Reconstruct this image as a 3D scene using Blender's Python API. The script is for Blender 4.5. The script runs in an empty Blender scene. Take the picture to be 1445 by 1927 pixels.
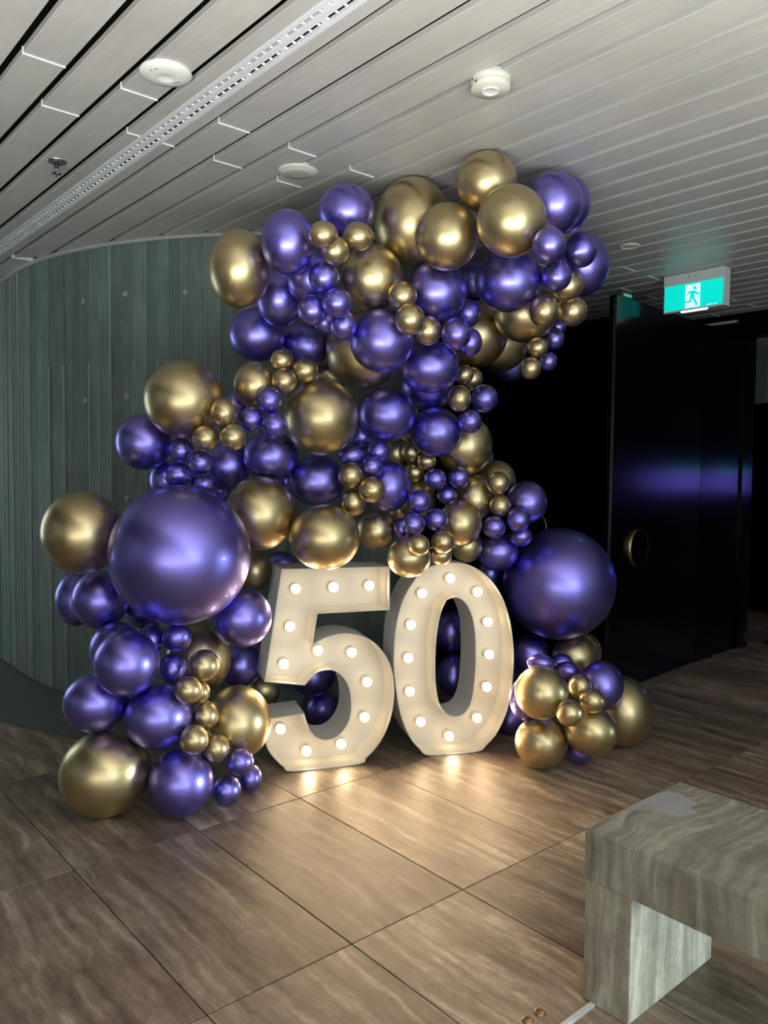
import bpy, bmesh, math, random
from mathutils import Vector, Matrix, noise
random.seed(7)
SC = bpy.context.scene
C = SC.collection
PI = math.pi

# ---------------------------------------------------------------- camera
F_PX, PITCH, ROLL, YAW = 1482.03, 0.0520892, 0.0112809, 0.7125406
CAM_H = 1.6
def ray(dx, dy):                       # dx right, dy up (image plane at distance 1)
    c, s = math.cos(ROLL), math.sin(ROLL)
    x, y = c * dx - s * dy, s * dx + c * dy
    c, s = math.cos(PITCH), math.sin(PITCH)
    return Vector((x, c + s * y, -s + c * y))
fwd = ray(0, 0)
rgt = ray(1, 0) - fwd
upv = ray(0, 1) - fwd
cam = bpy.data.cameras.new('camera')
camo = bpy.data.objects.new('camera', cam)
C.objects.link(camo)
m = Matrix.Identity(4)
for k in range(3):
    m[k][0] = rgt[k]; m[k][1] = upv[k]; m[k][2] = -fwd[k]
m[0][3], m[1][3], m[2][3] = 0, 0, CAM_H
camo.matrix_world = m
cam.sensor_fit = 'VERTICAL'
cam.sensor_height = 36.0
cam.lens = F_PX / 1927 * 36.0
cam.clip_start = 0.05
SC.camera = camo

# ---------------------------------------------------------------- world, light, exposure
SC.view_settings.view_transform = 'Standard'
SC.view_settings.look = 'None'
SC.view_settings.gamma = 1
SC.view_settings.use_curve_mapping = False
SC.view_settings.exposure = 0.0
SC.cycles.use_denoising = True
SC.cycles.max_bounces = 8
SC.cycles.sample_clamp_indirect = 6.0
w = bpy.data.worlds.new('world')
SC.world = w
w.use_nodes = True
w.node_tree.nodes['Background'].inputs[0].default_value = (0.55, 0.75, 0.85, 1)
w.node_tree.nodes['Background'].inputs[1].default_value = 0.25

def area(name, loc, target, sx, sy, power, col):
    l = bpy.data.lights.new(name, 'AREA')
    l.shape = 'RECTANGLE'; l.size = sx; l.size_y = sy; l.energy = power; l.color = col
    o = bpy.data.objects.new(name, l)
    o.location = loc
    o.rotation_euler = (Vector(target) - Vector(loc)).to_track_quat('-Z', 'Y').to_euler()
    C.objects.link(o)
    return o
# daylight through the window behind the camera, and two unseen upward fills added to brighten the ceiling
area('window_daylight', (2.9, -1.72, 1.55), (1.6, 3.0, 1.3), 2.7, 2.4, 84, (0.80, 0.95, 1.0))
area('ceiling_fill', (-1.0, -1.2, 0.03), (-1.0, -1.2, 3.0), 3.2, 1.2, 760, (1.0, 0.975, 0.93))
area('ceiling_fill', (2.2, -1.2, 0.03), (2.2, -1.2, 3.0), 3.2, 1.2, 560, (0.90, 0.98, 1.0))
# assumed unseen window at right, kept low, its beam narrowed onto the bench leg
area('side_window_daylight', (5.75, 2.4, 0.5), (0.8, 2.25, 0.22), 2.2, 0.8, 15, (0.74, 0.95, 1.0)).data.spread = math.radians(23)
# daylight from a window far left, round the drum
area('window_daylight', (-5.7, 6.3, 1.7), (-1.5, 4.6, 1.7), 1.6, 2.2, 24, (0.80, 0.95, 1.0))
BULB_W = 0.48
BULB_GLOW = 5.9
EXIT_GLOW = 0.75

# ---------------------------------------------------------------- helpers
ca, sa = math.cos(YAW), math.sin(YAW)
def W(u, v, z=0.0):                    # building grid (u along the ceiling slats) to world
    return Vector((-sa * u + ca * v, ca * u + sa * v, z))
def UV(x, y):
    return (-sa * x + ca * y, ca * x + sa * y)

def new_mat(name, color=(0.8, 0.8, 0.8), rough=0.5, metal=0.0, **kw):
    mt = bpy.data.materials.new(name)
    mt.use_nodes = True
    b = mt.node_tree.nodes['Principled BSDF']
    b.inputs['Base Color'].default_value = (*color, 1)
    b.inputs['Roughness'].default_value = rough
    b.inputs['Metallic'].default_value = metal
    for k, v in kw.items():
        b.inputs[k.replace('_', ' ')].default_value = v
    return mt
def N(mt, typ, **props):
    n = mt.node_tree.nodes.new(typ)
    for k, v in props.items():
        setattr(n, k, v)
    return n
def L(mt, a, ao, b, bi):
    mt.node_tree.links.new(a.outputs[ao], b.inputs[bi])
def ramp(mt, stops):
    r = N(mt, 'ShaderNodeValToRGB')
    e = r.color_ramp.elements
    while len(e) < len(stops):
        e.new(0.5)
    for k, (p, c) in enumerate(stops):
        e[k].position = p; e[k].color = (*c, 1)
    return r
def bsdf(mt):
    return mt.node_tree.nodes['Principled BSDF']
def math_node(mt, op, a=None, b=None):
    n = N(mt, 'ShaderNodeMath', operation=op)
    for k, x in enumerate((a, b)):
        if x is None: continue
        if isinstance(x, (int, float)): n.inputs[k].default_value = x
        else: mt.node_tree.links.new(x, n.inputs[k])
    return n

def obj(name, bm, mt, parent=None, smooth=False, loc=None, rot=None):
    me = bpy.data.meshes.new(name)
    bm.normal_update()
    bm.to_mesh(me); bm.free()
    if smooth:
        for p in me.polygons: p.use_smooth = True
    for q in (mt if isinstance(mt, (list, tuple)) else [mt]):
        me.materials.append(q)
    o = bpy.data.objects.new(name, me)
    C.objects.link(o)
    if parent: o.parent = parent
    if loc is not None: o.location = loc
    if rot is not None: o.rotation_euler = (0, 0, rot)
    return o
def inst(name, me, parent=None, loc=(0, 0, 0), rot=(0, 0, 0)):
    o = bpy.data.objects.new(name, me)
    C.objects.link(o)
    if parent: o.parent = parent
    o.location = loc; o.rotation_euler = rot
    return o
def empty(name, loc, rot=0.0):
    o = bpy.data.objects.new(name, None)
    o.empty_display_size = 0.1
    C.objects.link(o)
    o.location = loc; o.rotation_euler = (0, 0, rot)
    return o
def tag(o, label=None, cat=None, group=None, kind=None):
    if label: o['label'] = label
    if cat: o['category'] = cat
    if group: o['group'] = group
    if kind: o['kind'] = kind
    return o
def struct(o, label=None):
    return tag(o, label, None, None, 'structure')
def box(bm, x0, x1, y0, y1, z0, z1, bevel=0.0):
    vs = [bm.verts.new((x, y, z)) for x in (x0, x1) for y in (y0, y1) for z in (z0, z1)]
    fs = []
    for q in ((0, 1, 3, 2), (4, 6, 7, 5), (0, 4, 5, 1), (2, 3, 7, 6), (0, 2, 6, 4), (1, 5, 7, 3)):
        fs.append(bm.faces.new([vs[k] for k in q]))
    if bevel:
        es = list({e for f in fs for e in f.edges})
        bmesh.ops.bevel(bm, geom=es, offset=bevel, segments=1, affect='EDGES', profile=0.5)
    return vs
def lathe(bm, prof, seg=32, cap=True, mat=None):
    # prof: list of (r, z) from first to last; mat: optional Matrix
    rings = []
    for r, z in prof:
        if r < 1e-6:
            rings.append([bm.verts.new((0, 0, z))])
        else:
            rings.append([bm.verts.new((r * math.cos(2 * PI * k / seg), r * math.sin(2 * PI * k / seg), z)) for k in range(seg)])
    for a, b in zip(rings, rings[1:]):
        for k in range(seg):
            k2 = (k + 1) % seg
            if len(a) == 1 and len(b) == 1: continue
            if len(a) == 1: bm.faces.new((a[0], b[k2], b[k]))
            elif len(b) == 1: bm.faces.new((a[k], a[k2], b[0]))
            else: bm.faces.new((a[k], a[k2], b[k2], b[k]))
    if mat is not None:
        bmesh.ops.transform(bm, matrix=mat, verts=[v for r in rings for v in r])
    return rings
def prism(bm, pts, y0, y1):
    # pts (x,z) polygon extruded along y
    a = [bm.verts.new((x, y0, z)) for x, z in pts]
    b = [bm.verts.new((x, y1, z)) for x, z in pts]
    n = len(pts)
    bm.faces.new(a); bm.faces.new(list(reversed(b)))
    for k in range(n):
        bm.faces.new((a[k], b[k], b[(k + 1) % n], a[(k + 1) % n]))

# ---------------------------------------------------------------- materials
def stone(name, cols, freq, bump=0.15, rough=(0.28, 0.5), warp=0.35, seed_obj=True, stain=None):
    """banded travertine: freq = per-axis frequency of the bands in object space"""
    mt = new_mat(name, rough=0.4)
    tc = N(mt, 'ShaderNodeTexCoord'); oi = N(mt, 'ShaderNodeObjectInfo')
    sc = N(mt, 'ShaderNodeVectorMath', operation='SCALE'); sc.inputs['Scale'].default_value = 37.0
    cmb = N(mt, 'ShaderNodeCombineXYZ')
    for k in range(3): L(mt, oi, 'Random', cmb, k)
    L(mt, cmb, 0, sc, 0)
    add = N(mt, 'ShaderNodeVectorMath', operation='ADD')
    L(mt, tc, 'Object', add, 0)
    if seed_obj: L(mt, sc, 0, add, 1)
    wn = N(mt, 'ShaderNodeTexNoise'); wn.inputs['Scale'].default_value = 2.6; wn.inputs['Detail'].default_value = 4
    L(mt, add, 0, wn, 'Vector')
    wv = N(mt, 'ShaderNodeVectorMath', operation='SCALE'); wv.inputs['Scale'].default_value = warp * 0.3
    L(mt, wn, 'Color', wv, 0)
    ad2 = N(mt, 'ShaderNodeVectorMath', operation='ADD'); L(mt, add, 0, ad2, 0); L(mt, wv, 0, ad2, 1)
    mp = N(mt, 'ShaderNodeMapping'); mp.inputs['Scale'].default_value = freq
    L(mt, ad2, 0, mp, 'Vector')
    n1 = N(mt, 'ShaderNodeTexNoise'); n1.inputs['Scale'].default_value = 1.0
    n1.inputs['Detail'].default_value = 10; n1.inputs['Roughness'].default_value = 0.68
    L(mt, mp, 0, n1, 'Vector')
    r = ramp(mt, [(0.26, cols[0]), (0.42, cols[1]), (0.54, cols[2]), (0.66, cols[3]), (0.76, cols[1])])
    L(mt, n1, 'Fac', r, 'Fac')
    # cloudy blotches
    n2 = N(mt, 'ShaderNodeTexNoise'); n2.inputs['Scale'].default_value = 6.5; n2.inputs['Detail'].default_value = 10; n2.inputs['Roughness'].default_value = 0.78
    L(mt, add, 0, n2, 'Vector')
    r2 = ramp(mt, [(0.34, (0.58, 0.57, 0.56)), (0.64, (1.22, 1.2, 1.17))])
    L(mt, n2, 'Fac', r2, 'Fac')
    mx = N(mt, 'ShaderNodeMix', data_type='RGBA', blend_type='MULTIPLY'); mx.inputs[0].default_value = 0.8
    L(mt, r, 'Color', mx, 6); L(mt, r2, 'Color', mx, 7)
    # small pits, stretched along the bands
    mp3 = N(mt, 'ShaderNodeMapping'); mp3.inputs['Scale'].default_value = tuple(14 + f * 5 for f in freq)
    L(mt, ad2, 0, mp3, 'Vector')
    n3 = N(mt, 'ShaderNodeTexNoise'); n3.inputs['Scale'].default_value = 1.0; n3.inputs['Detail'].default_value = 3
    L(mt, mp3, 0, n3, 'Vector')
    r3 = ramp(mt, [(0.22, (0.35, 0.33, 0.32)), (0.31, (1, 1, 1))])
    L(mt, n3, 'Fac', r3, 'Fac')
    mx2 = N(mt, 'ShaderNodeMix', data_type='RGBA', blend_type='MULTIPLY'); mx2.inputs[0].default_value = 0.85
    L(mt, mx, 2, mx2, 6); L(mt, r3, 'Color', mx2, 7)
    last = mx2
    if seed_obj:
        tone = N(mt, 'ShaderNodeMapRange'); tone.inputs['To Min'].default_value = 0.74; tone.inputs['To Max'].default_value = 1.2
        L(mt, oi, 'Random', tone, 'Value')
        mx3 = N(mt, 'ShaderNodeMix', data_type='RGBA', blend_type='MULTIPLY'); mx3.inputs[0].default_value = 1.0
        L(mt, last, 2, mx3, 6); L(mt, tone, 0, mx3, 7); last = mx3
    if stain:
        d = N(mt, 'ShaderNodeVectorMath', operation='DISTANCE'); d.inputs[1].default_value = stain[0]
        n4 = N(mt, 'ShaderNodeTexNoise'); n4.inputs['Scale'].default_value = 17; n4.inputs['Detail'].default_value = 4
        L(mt, tc, 'Object', n4, 'Vector')
        wv4 = N(mt, 'ShaderNodeVectorMath', operation='SCALE'); wv4.inputs['Scale'].default_value = 0.20
        L(mt, n4, 'Color', wv4, 0)
        a4 = N(mt, 'ShaderNodeVectorMath', operation='ADD'); L(mt, tc, 'Object', a4, 0); L(mt, wv4, 0, a4, 1)
        L(mt, a4, 0, d, 0)
        r4 = ramp(mt, [(stain[1] * 0.9, (0.75, 0.75, 0.75)), (stain[1], (0, 0, 0))])
        L(mt, d, 'Value', r4, 'Fac')
        mx4 = N(mt, 'ShaderNodeMix', data_type='RGBA'); mx4.inputs[7].default_value = (0.33, 0.33, 0.35, 1)
        L(mt, r4, 'Color', mx4, 0); L(mt, last, 2, mx4, 6); last = mx4
    L(mt, last, 2, bsdf(mt), 'Base Color')
    rr = N(mt, 'ShaderNodeMapRange'); rr.inputs['To Min'].default_value = rough[0]; rr.inputs['To Max'].default_value = rough[1]
    L(mt, n2, 'Fac', rr, 'Value'); L(mt, rr, 0, bsdf(mt), 'Roughness')
    bp = N(mt, 'ShaderNodeBump'); bp.inputs['Strength'].default_value = bump; bp.inputs['Distance'].default_value = 0.004
    mh = math_node(mt, 'MULTIPLY', n1.outputs['Fac'], r3.outputs['Color'])
    L(mt, mh, 0, bp, 'Height'); L(mt, bp, 0, bsdf(mt), 'Normal')
    return mt
FLOOR_COLS = [(0.075, 0.053, 0.037), (0.185, 0.134, 0.096), (0.275, 0.207, 0.152), (0.46, 0.37, 0.285)]
BENCH_COLS = [(0.10, 0.088, 0.068), (0.19, 0.168, 0.13), (0.255, 0.232, 0.185), (0.38, 0.355, 0.29)]
M_TILE = stone('travertine_floor', FLOOR_COLS, (19.0, 1.3, 19.0), rough=(0.40, 0.6), warp=0.35)

def wood_slat():
    mt = new_mat('limed_timber', (0.5, 0.47, 0.43), 0.38)
    tc = N(mt, 'ShaderNodeTexCoord'); oi = N(mt, 'ShaderNodeObjectInfo')
    add = N(mt, 'ShaderNodeVectorMath', operation='ADD'); L(mt, tc, 'Object', add, 0)
    sc = N(mt, 'ShaderNodeVectorMath', operation='SCALE'); sc.inputs['Scale'].default_value = 29.0
    cmb = N(mt, 'ShaderNodeCombineXYZ'); L(mt, oi, 'Random', cmb, 1); L(mt, oi, 'Random', cmb, 0)
    L(mt, cmb, 0, sc, 0); L(mt, sc, 0, add, 1)
    mp = N(mt, 'ShaderNodeMapping'); mp.inputs['Scale'].default_value = (45, 2.2, 45)
    L(mt, add, 0, mp, 'Vector')
    n = N(mt, 'ShaderNodeTexNoise'); n.inputs['Scale'].default_value = 1; n.inputs['Detail'].default_value = 5; n.inputs['Distortion'].default_value = 0.6
    L(mt, mp, 0, n, 'Vector')
    r = ramp(mt, [(0.25, (0.440, 0.430, 0.405)), (0.5, (0.470, 0.460, 0.437)), (0.75, (0.505, 0.495, 0.47))])
    L(mt, n, 'Fac', r, 'Fac')
    n2 = N(mt, 'ShaderNodeTexNoise'); n2.inputs['Scale'].default_value = 2.0; n2.inputs['Detail'].default_value = 3
    L(mt, add, 0, n2, 'Vector')
    r2 = ramp(mt, [(0.3, (0.9, 0.9, 0.9)), (0.7, (1.05, 1.04, 1.03))]); L(mt, n2, 'Fac', r2, 'Fac')
    mx = N(mt, 'ShaderNodeMix', data_type='RGBA', blend_type='MULTIPLY'); mx.inputs[0].default_value = 1
    L(mt, r, 'Color', mx, 6); L(mt, r2, 'Color', mx, 7)
    L(mt, mx, 2, bsdf(mt), 'Base Color')
    bp = N(mt, 'ShaderNodeBump'); bp.inputs['Strength'].default_value = 0.06; bp.inputs['Distance'].default_value = 0.002
    L(mt, n, 'Fac', bp, 'Height'); L(mt, bp, 0, bsdf(mt), 'Normal')
    return mt
M_SLAT = wood_slat()

def concrete(name, dark=1.0):
    mt = new_mat(name, (0.2, 0.22, 0.21), 0.75)
    tc = N(mt, 'ShaderNodeTexCoord'); oi = N(mt, 'ShaderNodeObjectInfo')
    add = N(mt, 'ShaderNodeVectorMath', operation='ADD'); L(mt, tc, 'Object', add, 0)
    cmb = N(mt, 'ShaderNodeCombineXYZ'); L(mt, oi, 'Random', cmb, 2)
    sc = N(mt, 'ShaderNodeVectorMath', operation='SCALE'); sc.inputs['Scale'].default_value = 41.0
    L(mt, cmb, 0, sc, 0); L(mt, sc, 0, add, 1)
    mp = N(mt, 'ShaderNodeMapping'); mp.inputs['Scale'].default_value = (55, 55, 2.4); L(mt, add, 0, mp, 'Vector')
    n = N(mt, 'ShaderNodeTexNoise'); n.inputs['Scale'].default_value = 1; n.inputs['Detail'].default_value = 6; n.inputs['Roughness'].default_value = 0.65
    L(mt, mp, 0, n, 'Vector')
    n2 = N(mt, 'ShaderNodeTexNoise'); n2.inputs['Scale'].default_value = 4; n2.inputs['Detail'].default_value = 6; L(mt, add, 0, n2, 'Vector')
    r = ramp(mt, [(0.25, tuple(dark * c for c in (0.08, 0.114, 0.103))), (0.5, tuple(dark * c for c in (0.148, 0.20, 0.186))), (0.78, tuple(dark * c for c in (0.24, 0.305, 0.287)))])
    mixf = math_node(mt, 'MULTIPLY_ADD', n.outputs['Fac'], 0.55); mixf.inputs[2].default_value = 0.0
    f2 = math_node(mt, 'MULTIPLY_ADD', n2.outputs['Fac'], 0.45); mt.node_tree.links.new(mixf.outputs[0], f2.inputs[2])
    L(mt, f2, 0, r, 'Fac')
    tone = N(mt, 'ShaderNodeMapRange'); tone.inputs['To Min'].default_value = 0.78; tone.inputs['To Max'].default_value = 1.2
    L(mt, oi, 'Random', tone, 'Value')
    mx = N(mt, 'ShaderNodeMix', data_type='RGBA', blend_type='MULTIPLY'); mx.inputs[0].default_value = 1
    L(mt, r, 'Color', mx, 6); L(mt, tone, 0, mx, 7)
    L(mt, mx, 2, bsdf(mt), 'Base Color')
    bp = N(mt, 'ShaderNodeBump'); bp.inputs['Strength'].default_value = 0.5; bp.inputs['Distance'].default_value = 0.004
    L(mt, n, 'Fac', bp, 'Height'); L(mt, bp, 0, bsdf(mt), 'Normal')
    return mt
M_CONC = concrete('board_marked_concrete')
M_PLUG_LITFIN = new_mat('pale_plug_lit_fin', (0.30, 0.34, 0.32), 0.8)  # plug tone; also paints caught light on the drum's fins

def balloon_mat(name, col, rough):
    mt = new_mat(name, col, rough, 1.0)
    b = bsdf(mt)
    b.inputs['Coat Weight'].default_value = 0.35
    b.inputs['Coat Roughness'].default_value = 0.07
    lw = N(mt, 'ShaderNodeTexNoise'); lw.inputs['Scale'].default_value = 14; lw.inputs['Detail'].default_value = 2
    tc = N(mt, 'ShaderNodeTexCoord'); L(mt, tc, 'Object', lw, 'Vector')
    mr = N(mt, 'ShaderNodeMapRange'); mr.inputs['To Min'].default_value = rough - 0.02; mr.inputs['To Max'].default_value = rough + 0.02
    L(mt, lw, 'Fac', mr, 'Value'); L(mt, mr, 0, b, 'Roughness')
    return mt
M_GOLD = balloon_mat('chrome_gold_latex', (0.62, 0.50, 0.275), 0.37)
M_PURP = balloon_mat('chrome_purple_latex', (0.265, 0.225, 0.75), 0.37)

M_BLACK = new_mat('gloss_black_panel', (0.002, 0.002, 0.0025), 0.19, Specular_IOR_Level=0.2)
M_FLAT_BLACK = new_mat('black_void', (0.006, 0.006, 0.006), 0.9)  # matt black for the ceiling backing, duct and corridor walls
M_GROUT = new_mat('dark_grout', (0.03, 0.025, 0.02), 0.9)
M_PLINTH = new_mat('smooth_grey_screed', (0.10, 0.115, 0.105), 0.6)
M_TRIM = new_mat('pale_edge_trim', (0.42, 0.44, 0.43), 0.5)
M_WHITE = new_mat('white_plastic', (0.72, 0.71, 0.68), 0.4)
M_CREAM = new_mat('aged_white_plastic', (0.62, 0.60, 0.52), 0.45)
M_STEEL = new_mat('brushed_steel', (0.6, 0.62, 0.63), 0.28, 1.0)
M_ALU = new_mat('white_aluminium', (0.66, 0.68, 0.70), 0.35)
M_JOINT = new_mat('pale_joint_strip', (0.85, 0.88, 0.86), 0.4)
M_BRASS = new_mat('dull_brass', (0.34, 0.25, 0.12), 0.4, 1.0)
M_DARK = new_mat('dark_grey_metal', (0.04, 0.04, 0.042), 0.45)
M_PAINT = new_mat('white_letter_paint', (0.70, 0.68, 0.64), 0.55)
M_WALL = new_mat('grey_plaster', (0.22, 0.23, 0.22), 0.9)
def emit(name, col, s):
    mt = new_mat(name, col, 0.5)
    bsdf(mt).inputs['Emission Color'].default_value = (*col, 1)
    bsdf(mt).inputs['Emission Strength'].default_value = s
    return mt
M_BULB = emit('lit_warm_bulb', (1.0, 0.76, 0.41), BULB_GLOW)
M_EXIT = emit('exit_green_panel', (0.0, 0.74, 0.62), EXIT_GLOW)
M_EXITW = emit('exit_white_panel', (0.68, 0.86, 0.95), EXIT_GLOW * 1.05)
M_EXITL = emit('exit_down_light', (0.85, 0.97, 1.0), EXIT_GLOW * 1.4)

ZC = 3.05                                  # ceiling
DR = Vector((-0.614, 7.689)); RD = 2.757   # concrete drum

# ---------------------------------------------------------------- floor
floor_bm = bmesh.new(); box(floor_bm, -6, 11, -7, 9, -0.12, -0.03)
floor = struct(obj('floor', floor_bm, M_GROUT, rot=YAW))
TU, TV, GAP = 1.0925, 0.5425, 0.004
bm = bmesh.new(); box(bm, -TV / 2 + GAP / 2, TV / 2 - GAP / 2, -TU / 2 + GAP / 2, TU / 2 - GAP / 2, -0.032, 0.0, bevel=0.0015)
t0 = obj('tile', bm, M_TILE, floor); tme = t0.data; first = True
for i in range(-4, 7):
    for j in range(-6, 16):
        uc = 2.018 + TU * (i + 0.5); vc = 1.078 + TV * (j + 0.5)
        p = W(uc, vc)
        if p.y < -2.0 or p.y > 9.4 or abs(p.x) > 5.9 or (Vector((p.x, p.y)) - DR).length < RD - 0.9: continue
        if p.y < 0.6 and abs(p.x) > 3: continue
        dz = random.uniform(-0.0004, 0.0004)
        if first:
            t0.location = (vc, uc, dz); first = False
        else:
            inst('tile', tme, floor, (vc, uc, dz), (0, 0, PI if random.random() < 0.5 else 0))

# ---------------------------------------------------------------- drum wall, plinth
A_TAN = -50.0                              # left of this the wall runs on straight
def arc_pt(a, r):                          # a = degrees from facing the camera; beyond A_TAN, straight at the same arc length
    aa = max(a, A_TAN); t = math.radians(aa)
    p = Vector((DR.x + r * math.sin(t), DR.y - r * math.cos(t)))
    if a < A_TAN:
        s = math.radians(A_TAN - a) * RD
        p += Vector((-math.cos(t), -math.sin(t))) * s
    return p
def arc_slab(bm, a0, a1, r0, r1, z0, z1, n):
    ring = []
    for k in range(n + 1):
        a = a0 + (a1 - a0) * k / n
        q0, q1 = arc_pt(a, r0), arc_pt(a, r1)
        ring.append([bm.verts.new((q.x, q.y, z)) for q in (q0, q1) for z in (z0, z1)])
    for A, B in zip(ring, ring[1:]):
        for x, y in ((0, 1), (1, 3), (3, 2), (2, 0)):
            bm.faces.new((A[x], A[y], B[y], B[x]))
    bm.faces.new((ring[0][0], ring[0][2], ring[0][3], ring[0][1]))
    e = ring[-1]; bm.faces.new((e[0], e[1], e[3], e[2]))
A_END = 16.0
bm = bmesh.new(); arc_slab(bm, -100, A_END, RD - 0.25, RD - 0.016, 0, ZC + 0.1, 60)
wall_left = struct(obj('wall_left', bm, M_CONC))
a = -96.0
bi = 0
while a < A_END - 0.5:
    wdt = random.uniform(1.55, 2.15)
    off = random.uniform(-0.004, 0.005)
    bm = bmesh.new()
    arc_slab(bm, a + 0.014, a + wdt - 0.014, RD - 0.03, RD + off, 0.035, ZC + 0.06, 2)
    obj('board', bm, M_CONC, wall_left)
    if random.random() < 0.62:             # thin raised fin left by the shuttering joint, coloured paler as caught light
        bm = bmesh.new(); z0 = random.choice([0.04, 0.04, 0.9, 1.5]); z1 = random.choice([ZC, ZC, 2.3])
        arc_slab(bm, a - 0.05, a + 0.05, RD - 0.02, RD + 0.010, z0, z1, 1)
        obj('joint_fin', bm, M_PLUG_LITFIN, wall_left)
    a += wdt
for ang, z in ((-22.84, 2.722), (-13.59, 2.709), (-30.66, 2.707), (-30.39, 2.051), (-22.67, 2.064), (-22.77, 1.401), (-13.5, 2.05), (-30.5, 1.40)):
    bm = bmesh.new(); lathe(bm, [(0, 0.012), (0.014, 0.012), (0.016, 0.010), (0.019, 0.009), (0.019, 0.0)], 20)
    q = arc_pt(ang, RD - 0.004); t = math.radians(ang)
    nrm = Vector((math.sin(t), -math.cos(t), 0))
    bmesh.ops.transform(bm, matrix=Matrix.Translation((q.x, q.y, z)) @ nrm.to_track_quat('Z', 'Y').to_matrix().to_4x4(), verts=bm.verts)
    obj('tie_hole_plug', bm, M_PLUG_LITFIN, wall_left)
# straight return of the concrete beyond the arc (hidden side of the garland)
e0 = arc_pt(A_END, RD); e1 = W(4.98, 5.5).to_2d()
dv = (e1 - e0); nn = Vector((-dv.y, dv.x)).normalized() * 0.2
bm = bmesh.new()
a_ = [bm.verts.new((p.x, p.y, z)) for z in (0, ZC + 0.1) for p in (e0, e1, e1 + nn, e0 + nn)]
for q in ((0, 1, 5, 4), (1, 2, 6, 5), (2, 3, 7, 6), (3, 0, 4, 7), (4, 5, 6, 7), (3, 2, 1, 0)): bm.faces.new([a_[k] for k in q])
struct(obj('wall_back', bm, M_BLACK))
bm = bmesh.new(); arc_slab(bm, -100, -3.0, RD + 0.004, RD + 0.575, -0.02, 0.018, 60)
struct(obj('trim_1', bm, M_PLINTH), 'smooth dark grey floor plinth curving round the concrete wall')
bm = bmesh.new(); arc_slab(bm, -100, A_END, RD + 0.006, RD + 0.032, ZC - 0.016, ZC + 0.008, 60)
struct(obj('trim_2', bm, M_TRIM), 'curved pale trim where the slatted ceiling meets the concrete')

# ---------------------------------------------------------------- ceiling
bm = bmesh.new(); box(bm, -6, 11, -7, 9, ZC + 0.14, ZC + 0.2)
ceiling = struct(obj('ceiling', bm, M_FLAT_BLACK, rot=YAW))
cu = UV(DR.x, DR.y)                        # (u, v) of the drum
ue0, ve0 = UV(e0.x, e0.y); ue1, ve1 = UV(e1.x, e1.y)
WPATH = [UV(*arc_pt(-100 + k * 2.0, RD + 0.03)) for k in range(59)]
def u_limit(v):
    if v > 7.1: return 5.6
    best = 9.0
    for (u0, v0), (u1, v1) in zip(WPATH, WPATH[1:]):
        if (v0 - v) * (v1 - v) <= 0 and abs(v1 - v0) > 1e-9:
            best = min(best, u0 + (u1 - u0) * (v - v0) / (v1 - v0))
    if best < 9: return best
    if ve0 <= v <= ve1 or ve1 <= v <= ve0:
        return ue0 + (ue1 - ue0) * (v - ve0) / (ve1 - ve0) - 0.02
    return 8.5 if v < 2 else 5.5
TH = 0.022
def slat_piece(v0, v1, ua, ub):
    # ua..ub wanted; each long edge is cut where it meets the wall
    l0, l1 = min(ub, u_limit(v0)), min(ub, u_limit(v1))
    if min(l0, l1) <= ua + 0.03: return None
    bm = bmesh.new()
    c = ((v0 + v1) / 2, ua, ZC)
    pts = [(v0 - c[0], 0), (v1 - c[0], 0), (v1 - c[0], l1 - ua), (v0 - c[0], l0 - ua)]
    lo = [bm.verts.new((x, y, 0)) for x, y in pts]; hi = [bm.verts.new((x, y, TH)) for x, y in pts]
    bm.faces.new(list(reversed(lo))); bm.faces.new(hi)
    for k in range(4): bm.faces.new((lo[k], lo[(k + 1) % 4], hi[(k + 1) % 4], hi[k]))
    es = [e for e in bm.edges if all(abs(vv.co.z) < 1e-6 for vv in e.verts)]
    bmesh.ops.bevel(bm, geom=es, offset=0.0012, segments=1, affect='EDGES', profile=0.5)
    return obj('slat', bm, M_SLAT, ceiling, loc=c)
rows = []
for k in range(-6, 3): rows.append((0.886 + 0.18 * k, 0.886 + 0.18 * k + 0.146, k))
rows.append((1.426, 1.4835, 3)); rows.append((1.5875, 1.643, 3))
k = 4; v = 1.672
while v < 9.2:
    rows.append((v, v + 0.148, k)); v += 0.1815; k += 1
for v0, v1, k in rows:
    if v0 > 7.05 and v0 < 7.25: continue
    if k >= 25: base = 3.12 if k % 2 == 0 else 3.53
    else: base = (2.99 + 0.008 * k) if k % 2 == 0 else (3.35 + 0.009 * k)
    js = [base - 5.74, base - 2.87, base, base + 2.87]
    ends = [-3.0] + [x for x in js if x > -2.9] + [9.0]
    for ua, ub in zip(ends, ends[1:]):
        s = slat_piece(v0, 1.79 if (k == 4 and ua > 5) else v1, ua + 0.003, ub - 0.003)
        if s is None: continue
        if ua > -2.9:                      # pale splice strip showing in the butt joint, up one side
            bm = bmesh.new(); hw = (v1 - v0) / 2
            box(bm, -hw, hw, -0.0065, -0.0005, -0.004, TH)
            box(bm, -hw - 0.003, -hw, -0.0065, -0.0005, -0.004, TH)
            obj('joint_strip', bm, M_JOINT, s)

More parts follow.
